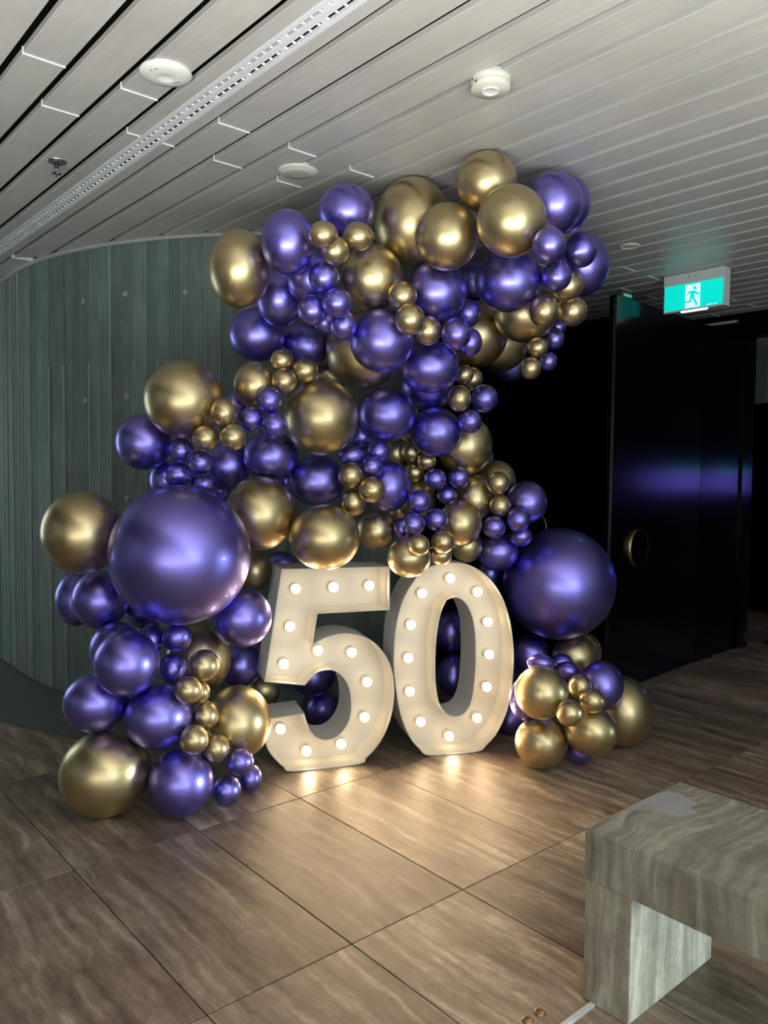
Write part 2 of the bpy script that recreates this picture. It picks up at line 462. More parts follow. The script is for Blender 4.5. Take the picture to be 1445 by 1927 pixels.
# linear air diffuser let into the wide slat
dif = tag(empty('air_diffuser', W(2.0, 1.5355, ZC), YAW), 'long white two-slot linear air diffuser running along the slatted ceiling', 'vent')
U0, U1 = -1.0, 4.45
def strip(name, x0, x1, z0, z1, mt):
    bm = bmesh.new(); box(bm, x0, x1, U0, U1, z0, z1, bevel=0.001)
    return obj(name, bm, mt, dif)
strip('flange', -0.050, -0.030, -0.004, 0.012, M_ALU)
strip('flange', 0.034, 0.051, -0.004, 0.012, M_ALU)
strip('centre_rail', -0.012, 0.012, -0.003, 0.02, M_ALU)
strip('duct_back', -0.05, 0.05, 0.03, 0.04, M_FLAT_BLACK)
bm = bmesh.new()
for a2, b2, c2, d2 in ((-0.009, -0.011, 0, 0),):
    box(bm, -0.008, 0.008, 0, 0.006, 0.0, 0.008)
bmesh.ops.bevel(bm, geom=[e for e in bm.edges], offset=0.002, segments=1, affect='EDGES')
b0 = obj('blade', bm, M_JOINT, dif); bme = b0.data
bm = bmesh.new(); box(bm, -0.010, 0.010, -0.019, 0.019, 0.010, 0.012)
p0 = obj('slot_plate', bm, M_ALU, dif); pme = p0.data
cnt = 0
uu = U0 + 0.03
SP = 0.048
while uu < U1 - 0.03:
    for x, q in ((-0.021, 0), (0.023, 1)):
        if cnt == 0: b0.location = (x, uu, 0)
        else: inst('blade', bme, dif, (x, uu + q * 0.02, 0))
        if (int(uu / SP) * 7 + q * 3) % 5 == 0 :
            if p0.location.length < 1e-6: p0.location = (x, uu + q * 0.02 + 0.029, 0)
            else: inst('slot_plate', pme, dif, (x, uu + q * 0.02 + 0.029, 0))
        cnt += 1
    uu += SP

# ---------------------------------------------------------------- black doors and walls at right
def uvbox(name, v0, v1, u0, u1, z0, z1, mt, parent=None, bevel=0.0):
    bm = bmesh.new(); box(bm, v0, v1, u0, u1, z0, z1, bevel)
    return obj(name, bm, mt, parent, rot=YAW)
TOP = 2.85
# leaf standing open towards the room, slightly turned against the building grid
ang = math.atan2(3.283 - 3.165, 6.36 - 4.86)
LEAF = 1.50
d1 = struct(empty('door_1', W(3.165, 4.86), YAW + ang))
bm = bmesh.new(); box(bm, 0.0, LEAF, 0.0, 0.055, 0.008, TOP, 0.002)
obj('leaf', bm, M_BLACK, d1)
bm = bmesh.new(); box(bm, -0.004, 0.0, 0.010, 0.016, 0.01, TOP - 0.02); obj('edge_glint', bm, M_STEEL, d1)  # steel strip put in for the lit line along the leaf edge
def ring_pull(parent, x, z, side, r=0.137):
    g = empty('ring_pull', (x, 0, z)); g.parent = parent
    mt = Matrix.Rotation(PI / 2, 4, 'X')
    bm = bmesh.new(); lathe(bm, [(r - 0.003, 0.028), (r - 0.003, 0.03), (r, 0.03), (r, 0.0)], 48, mat=mt); obj('brass_band', bm, M_BRASS, g, True)
    bm = bmesh.new(); lathe(bm, [(0, 0.027), (r - 0.003, 0.027), (r - 0.003, 0.03)], 48, mat=mt); obj('face', bm, M_BLACK, g)
    return g
ring_pull(d1, 0.385, 1.053, -1)
uvbox('jamb', 6.365, 6.66, 3.285, 3.36, 0, TOP, M_BLACK)
j = bpy.data.objects['jamb']; j.name = 'trim_3'; struct(j)
# second leaf, closed, behind the garland
d2 = struct(empty('door_2', W(3.25, 5.5), YAW))
bm = bmesh.new(); box(bm, 0, 0.06, 0.02, 1.66, 0.005, TOP, 0.002); obj('leaf', bm, M_BLACK, d2)
bm = bmesh.new(); box(bm, 0, 0.06, 1.665, 1.80, 0.005, TOP, 0.002); obj('side_panel', bm, M_BLACK, d2)
g = ring_pull(d2, 0, 1.13, -1); g.location = (0, 1.09, 1.13); g.rotation_euler = (0, 0, -PI / 2)
# head box above the leaves near the ceiling
hb = tag(empty('door_closer', W(3.22, 5.03, TOP), YAW), 'small grey metal closer box on top of the black door', 'door closer')
bm = bmesh.new(); box(bm, -0.07, 0.07, -0.03, 0.03, 0.002, 0.04, 0.003); obj('housing', bm, M_DARK, hb)
bm = bmesh.new(); box(bm, -0.05, 0.05, -0.034, -0.03, 0.012, 0.030); obj('slot', bm, M_STEEL, hb)
# far wall with the opening into the corridor
VC = 7.15
struct(uvbox('wall_right', VC, VC + 0.2, -4.0, 1.55, 0, ZC + 0.1, M_BLACK))
struct(uvbox('wall_far', VC, VC + 0.2, 3.30, 5.6, 0, ZC + 0.1, M_BLACK))
struct(uvbox('trim_4', VC, VC + 0.2, 1.55, 3.30, TOP, ZC + 0.1, M_BLACK), 'black header over the corridor opening')
struct(uvbox('wall_return', 6.66, VC, 3.32, 3.40, 0, TOP, M_BLACK))
# corridor beyond
VK = 9.37
wk = struct(uvbox('wall_corridor', VK + 0.02, VK + 0.2, 1.0, 5.6, 0, ZC + 0.1, M_CONC))
random.seed(5)
uu = 3.2
while uu < 4.9:
    wd = random.uniform(0.10, 0.19)
    o = uvbox('board', VK - random.uniform(0.0, 0.012), VK + 0.03, uu + 0.003, uu + wd - 0.003, 2.44, ZC + 0.05, M_CONC, wk)
    o.rotation_euler = (0, 0, 0)
    if random.random() < 0.6:
        o = uvbox('joint_fin', VK - 0.02, VK + 0.01, uu - 0.004, uu + 0.004, 2.44, ZC, M_TRIM, wk); o.rotation_euler = (0, 0, 0)
    uu += wd
# wk is rotated by YAW itself, children inherit it
d3 = struct(empty('door_3', W(4.55, VK), YAW))
for k in range(4):
    bm = bmesh.new(); box(bm, -0.06, -0.01, -1.35 + 0.47 * k + 0.004, -1.35 + 0.47 * (k + 1) - 0.004, 0.01, 2.32, 0.002)
    obj('panel', bm, M_BLACK, d3)
bm = bmesh.new(); box(bm, -0.09, 0.0, -1.4, 0.6, 2.325, 2.425, 0.003); obj('lintel', bm, M_BLACK, d3)
struct(uvbox('wall_side', 7.35, 9.5, 4.95, 5.1, 0, ZC + 0.1, M_FLAT_BLACK))
struct(uvbox('wall_end', 7.35, 9.5, 1.45, 1.6, 0, ZC + 0.1, M_FLAT_BLACK))
kb = tag(empty('steel_peg', W(4.58, VK - 0.01, 2.60), YAW), 'small steel peg on the concrete boards above the dark corridor door', 'peg')
bm = bmesh.new(); lathe(bm, [(0, 0.09), (0.02, 0.088), (0.022, 0.08), (0.022, 0.07), (0.012, 0.065), (0.012, 0.0)], 18, mat=Matrix.Rotation(-PI / 2, 4, 'Y')); obj('stem', bm, M_STEEL, kb, True)
# lit screen on the corridor's end wall; its purple glow shows mirrored in the black door
sc = tag(empty('wall_screen', W(2.0, VK - 0.012, 1.57), YAW + PI / 2), 'purple lit screen with a teal stripe, seen mirrored in the black door', 'screen')
bm = bmesh.new(); box(bm, -0.40, 0.40, 0, 0.03, -0.2, 0.2, 0.003); obj('casing', bm, M_DARK, sc)
M_SCR = emit('purple_screen', (0.16, 0.12, 0.75), 5.0); M_SCT = emit('teal_screen', (0.0, 0.5, 0.5), 4.0)
bm = bmesh.new(); box(bm, -0.38, 0.38, 0.03, 0.033, -0.17, 0.06); obj('display', bm, M_SCR, sc)
bm = bmesh.new(); box(bm, -0.05, 0.38, 0.03, 0.033, 0.062, 0.10); obj('teal_stripe', bm, M_SCT, sc)
# post added at the right edge, its pole standing for a door-edge glimmer
po = tag(empty('glimmer_post', W(3.19, 7.62), YAW), 'slim brass-footed post added for a light glimmer in the dark corridor opening', 'post')
bm = bmesh.new(); lathe(bm, [(0.014, 0.05), (0.014, 0.93), (0.018, 0.94), (0.018, 0.96), (0, 0.97)], 20); obj('pole', bm, M_STEEL, po, True)
bm = bmesh.new(); lathe(bm, [(0, 0.0), (0.05, 0.0), (0.05, 0.012), (0.034, 0.05), (0.022, 0.09), (0.014, 0.1)], 28); obj('foot', bm, M_BRASS, po, True)

# ---------------------------------------------------------------- shell behind and beside the camera
def wbox(name, x0, x1, y0, y1, z0, z1, mt):
    bm = bmesh.new(); box(bm, x0, x1, y0, y1, z0, z1); return struct(obj(name, bm, mt))
wbox('wall_rear', -6.1, 1.5, -2.1, -1.9, 0, ZC + 0.1, M_WALL)
wbox('wall_rear', 4.3, 6.1, -2.1, -1.9, 0, ZC + 0.1, M_WALL)
wbox('wall_rear', 1.5, 4.3, -2.1, -1.9, 0, 0.35, M_WALL)
wbox('wall_rear', 1.5, 4.3, -2.1, -1.9, 2.78, ZC + 0.1, M_WALL)
wbox('wall_side', 5.9, 6.1, -2.1, 1.25, 0, ZC + 0.1, M_WALL)
wbox('wall_side', 5.9, 6.1, 3.55, 5.0, 0, ZC + 0.1, M_WALL)
wbox('wall_side', 5.9, 6.1, 1.25, 3.55, 0.95, ZC + 0.1, M_WALL)
wbox('wall_side', -6.1, -5.9, -2.1, 5.4, 0, ZC + 0.1, M_WALL)
wbox('wall_side', -6.1, -5.9, 7.2, 9.0, 0, ZC + 0.1, M_WALL)
wbox('wall_side', -6.1, -5.9, 5.4, 7.2, 0, 0.5, M_WALL)
wbox('wall_side', -6.1, -5.9, 5.4, 7.2, 2.85, ZC + 0.1, M_WALL)
wbox('fill_baffle', -3.2, 4.6, -0.66, -0.54, 0, 0.40, M_WALL)  # unseen baffle added to screen the upward fills from balloons and bench
win = struct(empty('window_1', (2.9, -1.85, 0)))
for x in (-1.37, 0.0, 1.37):
    bm = bmesh.new(); box(bm, x - 0.03, x + 0.03, 0.15, 0.23, 0.35, 2.78); obj('mullion', bm, M_DARK, win)
for z in (0.38, 2.75):
    bm = bmesh.new(); box(bm, -1.4, 1.4, -0.03, 0.03, z - 0.03, z + 0.03); obj('rail', bm, M_DARK, win)

# ---------------------------------------------------------------- marquee numbers
def spline(pts, n=4, corner=38):
    m = len(pts); P = [Vector(p) for p in pts]; out = []
    def is_corner(k):
        a = P[k] - P[k - 1]; b = P[(k + 1) % m] - P[k]
        return abs(math.degrees(a.angle_signed(b))) > corner
    for k in range(m):
        p1, p2 = P[k], P[(k + 1) % m]
        p0 = P[k - 1] if not is_corner(k) else p1 - (p2 - p1)
        p3 = P[(k + 2) % m] if not is_corner((k + 1) % m) else p2 + (p2 - p1)
        straight = is_corner(k) and is_corner((k + 1) % m)
        for s in range(1 if straight else n):
            t = s / n
            out.append(0.5 * ((2 * p1) + (p2 - p0) * t + (2 * p0 - 5 * p1 + 4 * p2 - p3) * t * t + (3 * p1 - p0 - 3 * p2 + p3) * t ** 3))
    return out
def area2(p):
    return sum(a.x * b.y - b.x * a.y for a, b in zip(p, p[1:] + p[:1]))
def inset(p, d):
    n = len(p); sgn = 1 if area2(p) > 0 else -1; out = []
    for k in range(n):
        a = (p[k] - p[k - 1]); b = (p[(k + 1) % n] - p[k])
        na = Vector((-a.y, a.x)).normalized() * sgn; nb = Vector((-b.y, b.x)).normalized() * sgn
        q = na + nb; q = q / max(q.dot(q) / 2, 0.5)
        out.append(p[k] + q * d)
    return out
DEPTH, PANEL = 0.25, 0.175
def loop_wall(bm, p, t, y0, y1):
    q = inset(p, t); n = len(p)
    vs = [[bm.verts.new((c.x, y, c.y)) for c in s] for s, y in ((p, y0), (p, y1), (q, y1), (q, y0))]
    for r in range(4):
        A, B = vs[r], vs[(r + 1) % 4]
        for k in range(n):
            bm.faces.new((A[k], A[(k + 1) % n], B[(k + 1) % n], B[k]))
def plate(bm, loops, y):
    es = []
    for p in loops:
        v = [bm.verts.new((c.x, y, c.y)) for c in p]
        es += [bm.edges.new((v[k], v[(k + 1) % len(v)])) for k in range(len(v))]
    bmesh.ops.triangle_fill(bm, use_beauty=True, use_dissolve=False, edges=es)
def marquee(label, loc, ang, loops, bulbs):
    r = tag(empty('marquee_number', loc, ang), label, 'number sign', 'light-up marquee numerals')
    loops = [spline(p) for p in loops]
    bm = bmesh.new()
    for k, p in enumerate(loops): loop_wall(bm, p, 0.005 if k == 0 else -0.005, 0.0, DEPTH)
    bmesh.ops.recalc_face_normals(bm, faces=bm.faces)
    obj('rim', bm, M_PAINT, r)
    bm = bmesh.new()
    ins = [inset(p, 0.003 if k == 0 else -0.003) for k, p in enumerate(loops)]
    plate(bm, ins, PANEL); plate(bm, ins, PANEL + 0.006)
    obj('back_panel', bm, M_PAINT, r)
    for x, z in bulbs:
        bm = bmesh.new()
        mt = Matrix.Translation((x, 0.12, z)) @ Matrix.Rotation(PI / 2, 4, 'X')
        prof = [(0, 0.0275)] + [(0.0275 * math.sin(t), 0.0275 * math.cos(t)) for t in [PI * k / 14 for k in range(1, 11)]] + [(0.0175, -0.028)]
        lathe(bm, prof, 24, mat=mt); b = obj('bulb', bm, M_BULB, r, True)
        bm = bmesh.new(); lathe(bm, [(0.0215, -0.021), (0.0225, -0.024), (0.0225, -0.052), (0.029, -0.0535), (0.029, -0.0555)], 24, mat=mt); obj('socket', bm, M_PAINT, b, True)
        l = bpy.data.lights.new('bulb_light', 'SPOT'); l.energy = BULB_W * 10; l.color = (1.0, 0.72, 0.42)
        l.spot_size = math.radians(140); l.spot_blend = 1.0; l.shadow_soft_size = 0.02
        lo = bpy.data.objects.new('bulb_light', l); C.objects.link(lo); lo.parent = r
        lo.location = (x, 0.06, z); lo.rotation_euler = (-PI / 2 + (-0.30 if z < 0.25 else 0.0), 0, 0)
    return r
FIVE = [(-0.072,1.081),(0.522,1.078),(0.523,0.840),(0.121,0.837),(0.097,0.678),(0.156,0.706),(0.232,0.724),(0.309,0.721),(0.388,0.696),(0.444,0.660),(0.490,0.608),(0.525,0.551),(0.547,0.483),(0.556,0.405),(0.553,0.328),(0.540,0.252),(0.516,0.182),(0.485,0.124),(0.445,0.073),(0.400,0.033),(0.350,0.000),(-0.000,0.000),(-0.059,0.033),(-0.106,0.081),(-0.140,0.132),(-0.155,0.186),(-0.153,0.249),(-0.142,0.298),(0.054,0.308),(0.065,0.267),(0.084,0.217),(0.111,0.182),(0.149,0.160),(0.182,0.156),(0.215,0.161),(0.248,0.180),(0.275,0.210),(0.297,0.251),(0.308,0.305),(0.307,0.359),(0.299,0.414),(0.279,0.464),(0.245,0.505),(0.207,0.527),(0.169,0.531),(0.125,0.522),(0.088,0.494),(0.054,0.458),(-0.160,0.493)]
FIVE_BULBS = [(0.028,0.956),(0.238,0.958),(0.442,0.959),(-0.002,0.753),(-0.034,0.550),(0.153,0.613),(0.345,0.590),(0.436,0.418),(0.423,0.218),(0.289,0.079),(0.092,0.060),(-0.051,0.195)]
ZERO = [(0.111,1.089),(0.199,1.079),(0.283,1.038),(0.356,0.975),(0.418,0.882),(0.463,0.761),(0.486,0.634),(0.495,0.518),(0.489,0.392),(0.473,0.277),(0.444,0.186),(0.397,0.097),(0.338,0.037),(0.272,-0.000),(0.000,-0.000),(-0.065,0.044),(-0.111,0.099),(-0.153,0.180),(-0.185,0.283),(-0.204,0.396),(-0.217,0.508),(-0.218,0.619),(-0.211,0.718),(-0.195,0.806),(-0.168,0.893),(-0.129,0.964),(-0.078,1.029),(-0.022,1.066),(0.042,1.085)]
ZERO_HOLE = [(0.129,0.892),(0.083,0.878),(0.052,0.809),(0.032,0.709),(0.023,0.586),(0.025,0.451),(0.036,0.349),(0.058,0.280),(0.096,0.234),(0.143,0.217),(0.191,0.228),(0.226,0.269),(0.246,0.337),(0.256,0.439),(0.260,0.552),(0.254,0.677),(0.238,0.769),(0.209,0.837),(0.173,0.878)]
ZERO_BULBS = [(0.143,0.984),(-0.024,0.901),(0.311,0.901),(-0.088,0.722),(0.378,0.723),(-0.101,0.532),(0.391,0.530),(-0.089,0.338),(0.379,0.338),(-0.022,0.157),(0.322,0.157),(0.151,0.060)]
marquee('white lit marquee numeral five, left one, studded with warm round bulbs', (-0.460,4.094,0.004), 0.3163, [FIVE], FIVE_BULBS)
marquee('white lit marquee numeral zero, right one, with an oval hole', (0.275,4.350,0.004), 0.2414, [ZERO, ZERO_HOLE], ZERO_BULBS)

# ---------------------------------------------------------------- stone bench
M_SLABTOP = stone('travertine_slab', BENCH_COLS, (1.6, 26.0, 1.6), bump=0.5, rough=(0.4, 0.65), warp=0.6, seed_obj=False, stain=((0.335 + 0.095, -0.065 + 0.095, 0.158 + 0.095), 0.10))
M_LEG = stone('travertine_leg', [tuple(c * 1.25 for c in q) for q in BENCH_COLS], (22.0, 22.0, 0.9), bump=0.4, rough=(0.4, 0.65), seed_obj=False)
be = tag(empty('stone_bench', W(1.352, 1.985), YAW), 'grey-brown travertine bench with a chalky white stain on its thick slab', 'bench')
def rough_edge(bm, amp):
    for v in bm.verts:
        q = noise.noise_vector(v.co * 9.0) * amp
        v.co += q
bm = bmesh.new()
box(bm, 0.0, 0.553, -1.95, 0.0, 0, 0.158)
bmesh.ops.subdivide_edges(bm, edges=[e for e in bm.edges if abs((e.verts[0].co - e.verts[1].co).y) > 1], cuts=60)
tope = [e for e in bm.edges if all(v.co.z > 0.15 for v in e.verts) and (all(v.co.x < 0.01 for v in e.verts) or all(v.co.x > 0.55 for v in e.verts) or all(v.co.y > -0.001 for v in e.verts))]
bmesh.ops.bevel(bm, geom=tope, offset=0.012, segments=2, affect='EDGES', profile=0.6)
rough_edge(bm, 0.0015)
obj('seat_slab', bm, M_SLABTOP, be, loc=(0, 0, 0.379))
for y in (-0.158, -1.93):
    bm = bmesh.new(); box(bm, 0.003, 0.50, y, y + 0.157, 0.0, 0.379, 0.003); obj('leg', bm, M_LEG, be)
# pale stone strip let up from the floor in front of the bench leg
ks = tag(obj('stone_upstand', (lambda b: (box(b, 1.55, 1.982, 1.302, 1.318, 0.0, 0.012, 0.001), b)[1])(bmesh.new()), new_mat('pale_sawn_stone', (0.55, 0.58, 0.57), 0.5), rot=YAW), 'low pale stone strip running from the foot of the bench leg', 'stone strip')
def stud(p, label):
    r = tag(empty('floor_stud', (p[0], p[1], 0)), label, 'floor stud', 'brass floor studs')
    bm = bmesh.new(); lathe(bm, [(0, 0.0052), (0.009, 0.005), (0.0125, 0.0058), (0.0145, 0.0062), (0.0168, 0.0045), (0.0175, 0.0)], 28); obj('dome', bm, M_BRASS, r, True)
stud((0.479, 2.254), 'domed brass floor stud nearer the bench leg')
stud((0.436, 2.219), 'domed brass floor stud farther from the bench leg, cut by the frame')

# ---------------------------------------------------------------- ceiling fittings
ac = tag(empty('wireless_access_point', (-0.816, 2.962, ZC)), 'flat round white ceiling disc with a dimpled centre and dark label', 'access point')
bm = bmesh.new(); lathe(bm, [(0.092, 0.0), (0.094, -0.006), (0.090, -0.013), (0.06, -0.02), (0.032, -0.024), (0.030, -0.0235), (0.022, -0.019), (0, -0.017)], 48); obj('cover', bm, M_WHITE, ac, True)
for k, (x, y) in enumerate(((-0.045, -0.052), (-0.027, -0.062))):
    bm = bmesh.new(); box(bm, -0.008, 0.008, -0.008, 0.008, -0.0012, 0.0012); o = obj('label', bm, M_DARK, ac, loc=(x + 0.012, y + 0.008, -0.0178)); o.rotation_euler = (0.12, -0.08, -0.4)
bm = bmesh.new(); box(bm, -0.014, 0.014, -0.003, 0.003, -0.001, 0.001); o = obj('status_mark', bm, new_mat('grey_print', (0.25, 0.25, 0.25), 0.6), ac, loc=(0.028, 0.034, -0.0222)); o.rotation_euler = (0, 0, -0.35)

sd = tag(empty('smoke_detector', (0.376, 2.99, ZC)), 'white drum-shaped smoke detector with a round recessed eye', 'smoke detector')
bm = bmesh.new(); lathe(bm, [(0.072, 0.012), (0.074, 0.0), (0.074, -0.014), (0.0725, -0.016), (0.0725, -0.018), (0.0735, -0.02), (0.073, -0.036), (0.070, -0.041), (0.0, -0.042)], 48); obj('base', bm, M_CREAM, sd, True)
bm = bmesh.new(); lathe(bm, [(0.034, -0.041), (0.033, -0.046), (0.030, -0.047), (0.027, -0.044), (0.025, -0.0425), (0.0, -0.0425)], 36); obj('sensor_eye', bm, M_WHITE, sd, True)
for k in range(5):
    a_ = math.radians(150 + 17 * k)
    bm = bmesh.new(); box(bm, -0.004, 0.004, -0.0012, 0.0012, -0.004, 0.004); o = obj('vent_hole', bm, M_DARK, sd, loc=(0.0735 * math.cos(a_), 0.0735 * math.sin(a_), -0.012 if k % 2 else -0.028)); o.rotation_euler = (0, 0, a_ + PI / 2)

sp = tag(empty('ceiling_speaker', (-0.437, 3.905, ZC)), 'round ivory ceiling speaker with screws round its rim', 'speaker')
bm = bmesh.new(); lathe(bm, [(0.094, 0.012), (0.096, 0.0), (0.095, -0.006), (0.088, -0.010), (0.070, -0.012), (0.066, -0.016), (0.062, -0.016)], 48); obj('rim', bm, M_CREAM, sp, True)
bm = bmesh.new(); lathe(bm, [(0.063, -0.016), (0.06, -0.0185), (0.03, -0.0205), (0, -0.021)], 48); obj('grille', bm, new_mat('ivory_mesh', (0.40, 0.40, 0.35), 0.7), sp, True)
for k in range(3):
    a_ = math.radians(80 + 120 * k); bm = bmesh.new(); lathe(bm, [(0, -0.004), (0.004, -0.0035), (0.005, 0)], 12); obj('screw', bm, M_STEEL, sp, loc=(0.081 * math.cos(a_), 0.081 * math.sin(a_), -0.0108))

sk = tag(empty('fire_sprinkler', (-1.57, 3.815, ZC)), 'chrome fire sprinkler hanging from a round plate at left of the diffuser', 'sprinkler')
bm = bmesh.new(); lathe(bm, [(0.044, 0.0), (0.045, -0.004), (0.040, -0.007), (0.024, -0.004), (0.014, 0.0)], 36); obj('escutcheon', bm, M_STEEL, sk, True)
bm = bmesh.new(); lathe(bm, [(0.010, 0.0), (0.010, -0.022), (0.013, -0.023), (0.013, -0.030), (0.006, -0.031)], 20); obj('body', bm, M_DARK, sk, True)
for s_ in (-1, 1):
    bm = bmesh.new(); prism(bm, [(s_ * 0.010, -0.028), (s_ * 0.014, -0.028), (s_ * 0.016, -0.042), (s_ * 0.004, -0.056), (s_ * 0.002, -0.053), (s_ * 0.012, -0.041)], -0.002, 0.002); obj('arm', bm, M_STEEL, sk)
bm = bmesh.new(); lathe(bm, [(0.003, -0.030), (0.0035, -0.053)], 12); obj('glass_tube', bm, M_STEEL, sk, True)
bm = bmesh.new(); lathe(bm, [(0, -0.055), (0.010, -0.055), (0.022, -0.057), (0.022, -0.0585), (0, -0.059)], 24); obj('deflector', bm, M_DARK, sk, True)
for k in range(6):
    a_ = PI * k / 3; bm = bmesh.new(); box(bm, 0.020, 0.029, -0.004, 0.004, -0.0005, 0.0008); o = obj('tooth', bm, M_STEEL, sk, loc=(0, 0, -0.0578)); o.rotation_euler = (0, 0.25, a_)

dl = tag(empty('downlight', (1.548, 5.105, ZC)), 'small unlit white recessed downlight in the slats right of the balloons', 'downlight')
bm = bmesh.new(); lathe(bm, [(0.062, 0.004), (0.064, -0.003), (0.056, -0.006), (0.050, -0.003), (0.040, 0.012), (0.0, 0.016)], 36); obj('trim_ring', bm, M_WHITE, dl, True)
bm = bmesh.new(); lathe(bm, [(0.050, 0.004), (0.046, -0.001), (0.03, -0.004), (0, -0.005)], 24); obj('lens', bm, M_CREAM, dl, True)

ll = tag(empty('linear_light', W(3.62, 7.13, 2.99), YAW), 'thin pale strip lamp along the black header at right', 'strip lamp')
bm = bmesh.new(); box(bm, -0.02, 0.015, -0.24, 0.24, -0.012, 0.012, 0.002); obj('channel', bm, new_mat('bronze_channel', (0.30, 0.26, 0.2), 0.4), ll)
bm = bmesh.new(); box(bm, -0.022, -0.0195, -0.23, 0.23, -0.008, 0.008); obj('diffuser', bm, new_mat('opal', (0.6, 0.55, 0.45), 0.4), ll)

# ---------------------------------------------------------------- exit sign
ex = tag(empty('exit_sign', W(2.888, 5.387, 2.78), YAW), 'teal lit exit sign with a running figure, hung from the slatted ceiling', 'sign')
ex.rotation_euler = (0, 0, YAW + PI / 2)    # local x runs along -? set below
# local frame: x = along the face to the viewer's right (-u), y = away from the viewer (+v)
ex.rotation_euler = (0, 0, YAW - PI / 2)
XW = 0.228
bm = bmesh.new(); box(bm, -XW, XW, 0.0, 0.075, 0.193, 0.268, 0.003); obj('housing', bm, M_ALU, ex)
bm = bmesh.new(); box(bm, XW, XW + 0.007, -0.002, 0.078, 0.0, 0.262, 0.002); obj('end_cap', bm, M_ALU, ex)
bm = bmesh.new(); box(bm, -XW, XW, 0.008, 0.045, 0.0, 0.193, 0.002); obj('frame', bm, M_ALU, ex)
PX0, PX1, PZ0, PZ1 = -0.220, 0.220, 0.012, 0.190
bm = bmesh.new(); box(bm, PX0, PX1, 0.004, 0.008, PZ0, PZ1, 0.001); obj('panel', bm, M_EXIT, ex)
def panel_xy(px, py):
    # photographed sign crop: panel corners top-left/right, bottom-left/right
    s = (px - 140) / (1172 - 140)
    top = 455 + (252 - 455) * s; bot = 905 + (735 - 905) * s
    t = (py - top) / (bot - top)
    s = s * 1.06 / (1 + 0.06 * s)           # mild foreshortening along the face
    return (PX0 + (PX1 - PX0) * s, PZ1 + (PZ0 - PZ1) * t)
def flat(name, poly, y, mt):
    pts = [panel_xy(*p) for p in poly]
    bm = bmesh.new(); prism(bm, pts, y, y + 0.0012); bm.normal_update(); bmesh.ops.triangulate(bm, faces=[f for f in bm.faces if len(f.verts) > 4])
    bmesh.ops.recalc_face_normals(bm, faces=bm.faces)
    return obj(name, bm, mt, ex)
flat('white_door', [(510, 412), (772, 362), (772, 795), (500, 838), (512, 800)], 0.0028, M_EXITW)
fig = [(575, 520), (640, 505), (700, 508), (722, 545), (770, 540), (770, 568), (712, 578), (676, 545), (664, 610), (735, 748), (722, 775), (690, 790), (682, 782), (704, 758), (632, 640), (622, 660), (612, 715), (595, 730), (500, 742), (470, 750), (490, 715), (585, 695), (592, 640), (606, 560), (585, 548), (556, 602), (536, 598)]
flat('running_figure', fig, 0.0016, M_EXIT)
flat('running_head', [(675 + 31 * math.cos(2 * PI * k / 20), 455 + 33 * math.sin(2 * PI * k / 20)) for k in range(20)], 0.0016, M_EXIT)
for x0, x1 in ((900, 930), (936, 960), (966, 990), (1010, 1030), (1038, 1075)):
    flat('small_print', [(x0, 757 - (x0 - 900) * 0.17), (x1, 757 - (x1 - 900) * 0.17), (x1, 768 - (x1 - 900) * 0.17), (x0, 768 - (x0 - 900) * 0.17)], 0.0028, M_EXITW)
bm = bmesh.new(); box(bm, -0.092, 0.105, 0.006, 0.03, -0.012, 0.0, 0.002); obj('down_light', bm, M_EXITL, ex)
for x in (-0.03, 0.02):
    bm = bmesh.new(); lathe(bm, [(0, -0.002), (0.004, -0.002), (0.004, 0.0)], 10, mat=Matrix.Rotation(-PI / 2, 4, 'X')); obj('screw', bm, M_DARK, ex, loc=(x, 0.0, 0.235))

# ---------------------------------------------------------------- balloons
def balloon_profile(n):
    out = []
    for k in range(n + 1):
        t = PI * k / n
        z = -math.cos(t); r = math.sin(t)
        q = PI - t
        z += 0.08 * math.exp(-(q / 0.30) ** 2)
        r *= 1 - 0.05 * math.exp(-((q - 0.55) / 0.35) ** 2)
        out.append((r, z))
    return out
GRP = {('g', 0): 'small gold balloons of the garland', ('p', 0): 'small purple balloons of the garland',
       ('g', 1): 'medium gold balloons of the garland', ('p', 1): 'medium purple balloons of the garland',
       ('g', 2): 'giant gold balloons', ('p', 2): 'giant purple balloons'}
CAMP = Vector((0, 0, CAM_H))
def balloon(col, x, y, z, ax, az, tx, ty, tz, label):
    big = ax > 0.12
    mt = M_GOLD if col == 'g' else M_PURP
    c = Vector((x, y, z)); vd = (c - CAMP).normalized()
    e0 = vd.cross(Vector((0, 0, 1))).normalized(); e1 = e0.cross(vd)
    ay = math.sqrt(ax * az)
    t = Vector((tx, ty, tz)).normalized()
    q = t.to_track_quat('Z', 'Y').to_matrix()
    S = Matrix.Identity(3) * 0
    for e, s in ((e0, ax), (e1, az), (vd, ay)):
        S = S + Matrix([[e[i] * e[j_] * s for j_ in range(3)] for i in range(3)])
    M4 = (S @ q).to_4x4()
    seg = 64 if big else 44 if ax > 0.06 else 32
    bm = bmesh.new(); lathe(bm, balloon_profile(seg // 2), seg, mat=M4)
    o = obj('balloon', bm, mt, smooth=True, loc=c)
    bm = bmesh.new()
    k = 0.010 / ay
    lathe(bm, [(0.5 * k, 1.06), (0.4 * k, 1.08 + 0.3 * k), (0.62 * k, 1.08 + 0.6 * k), (0.6 * k, 1.08 + 0.9 * k), (0.4 * k, 1.08 + 1.1 * k), (0.9 * k, 1.08 + 1.5 * k), (0.8 * k, 1.08 + 1.55 * k), (0, 1.08 + 1.2 * k)], 10, mat=M4)
    obj('knot', bm, mt, o, smooth=True)
    size = 0 if ay < 0.095 else 1 if ay < 0.28 else 2
    tag(o, label, 'balloon', GRP[(col, size)])
    return o
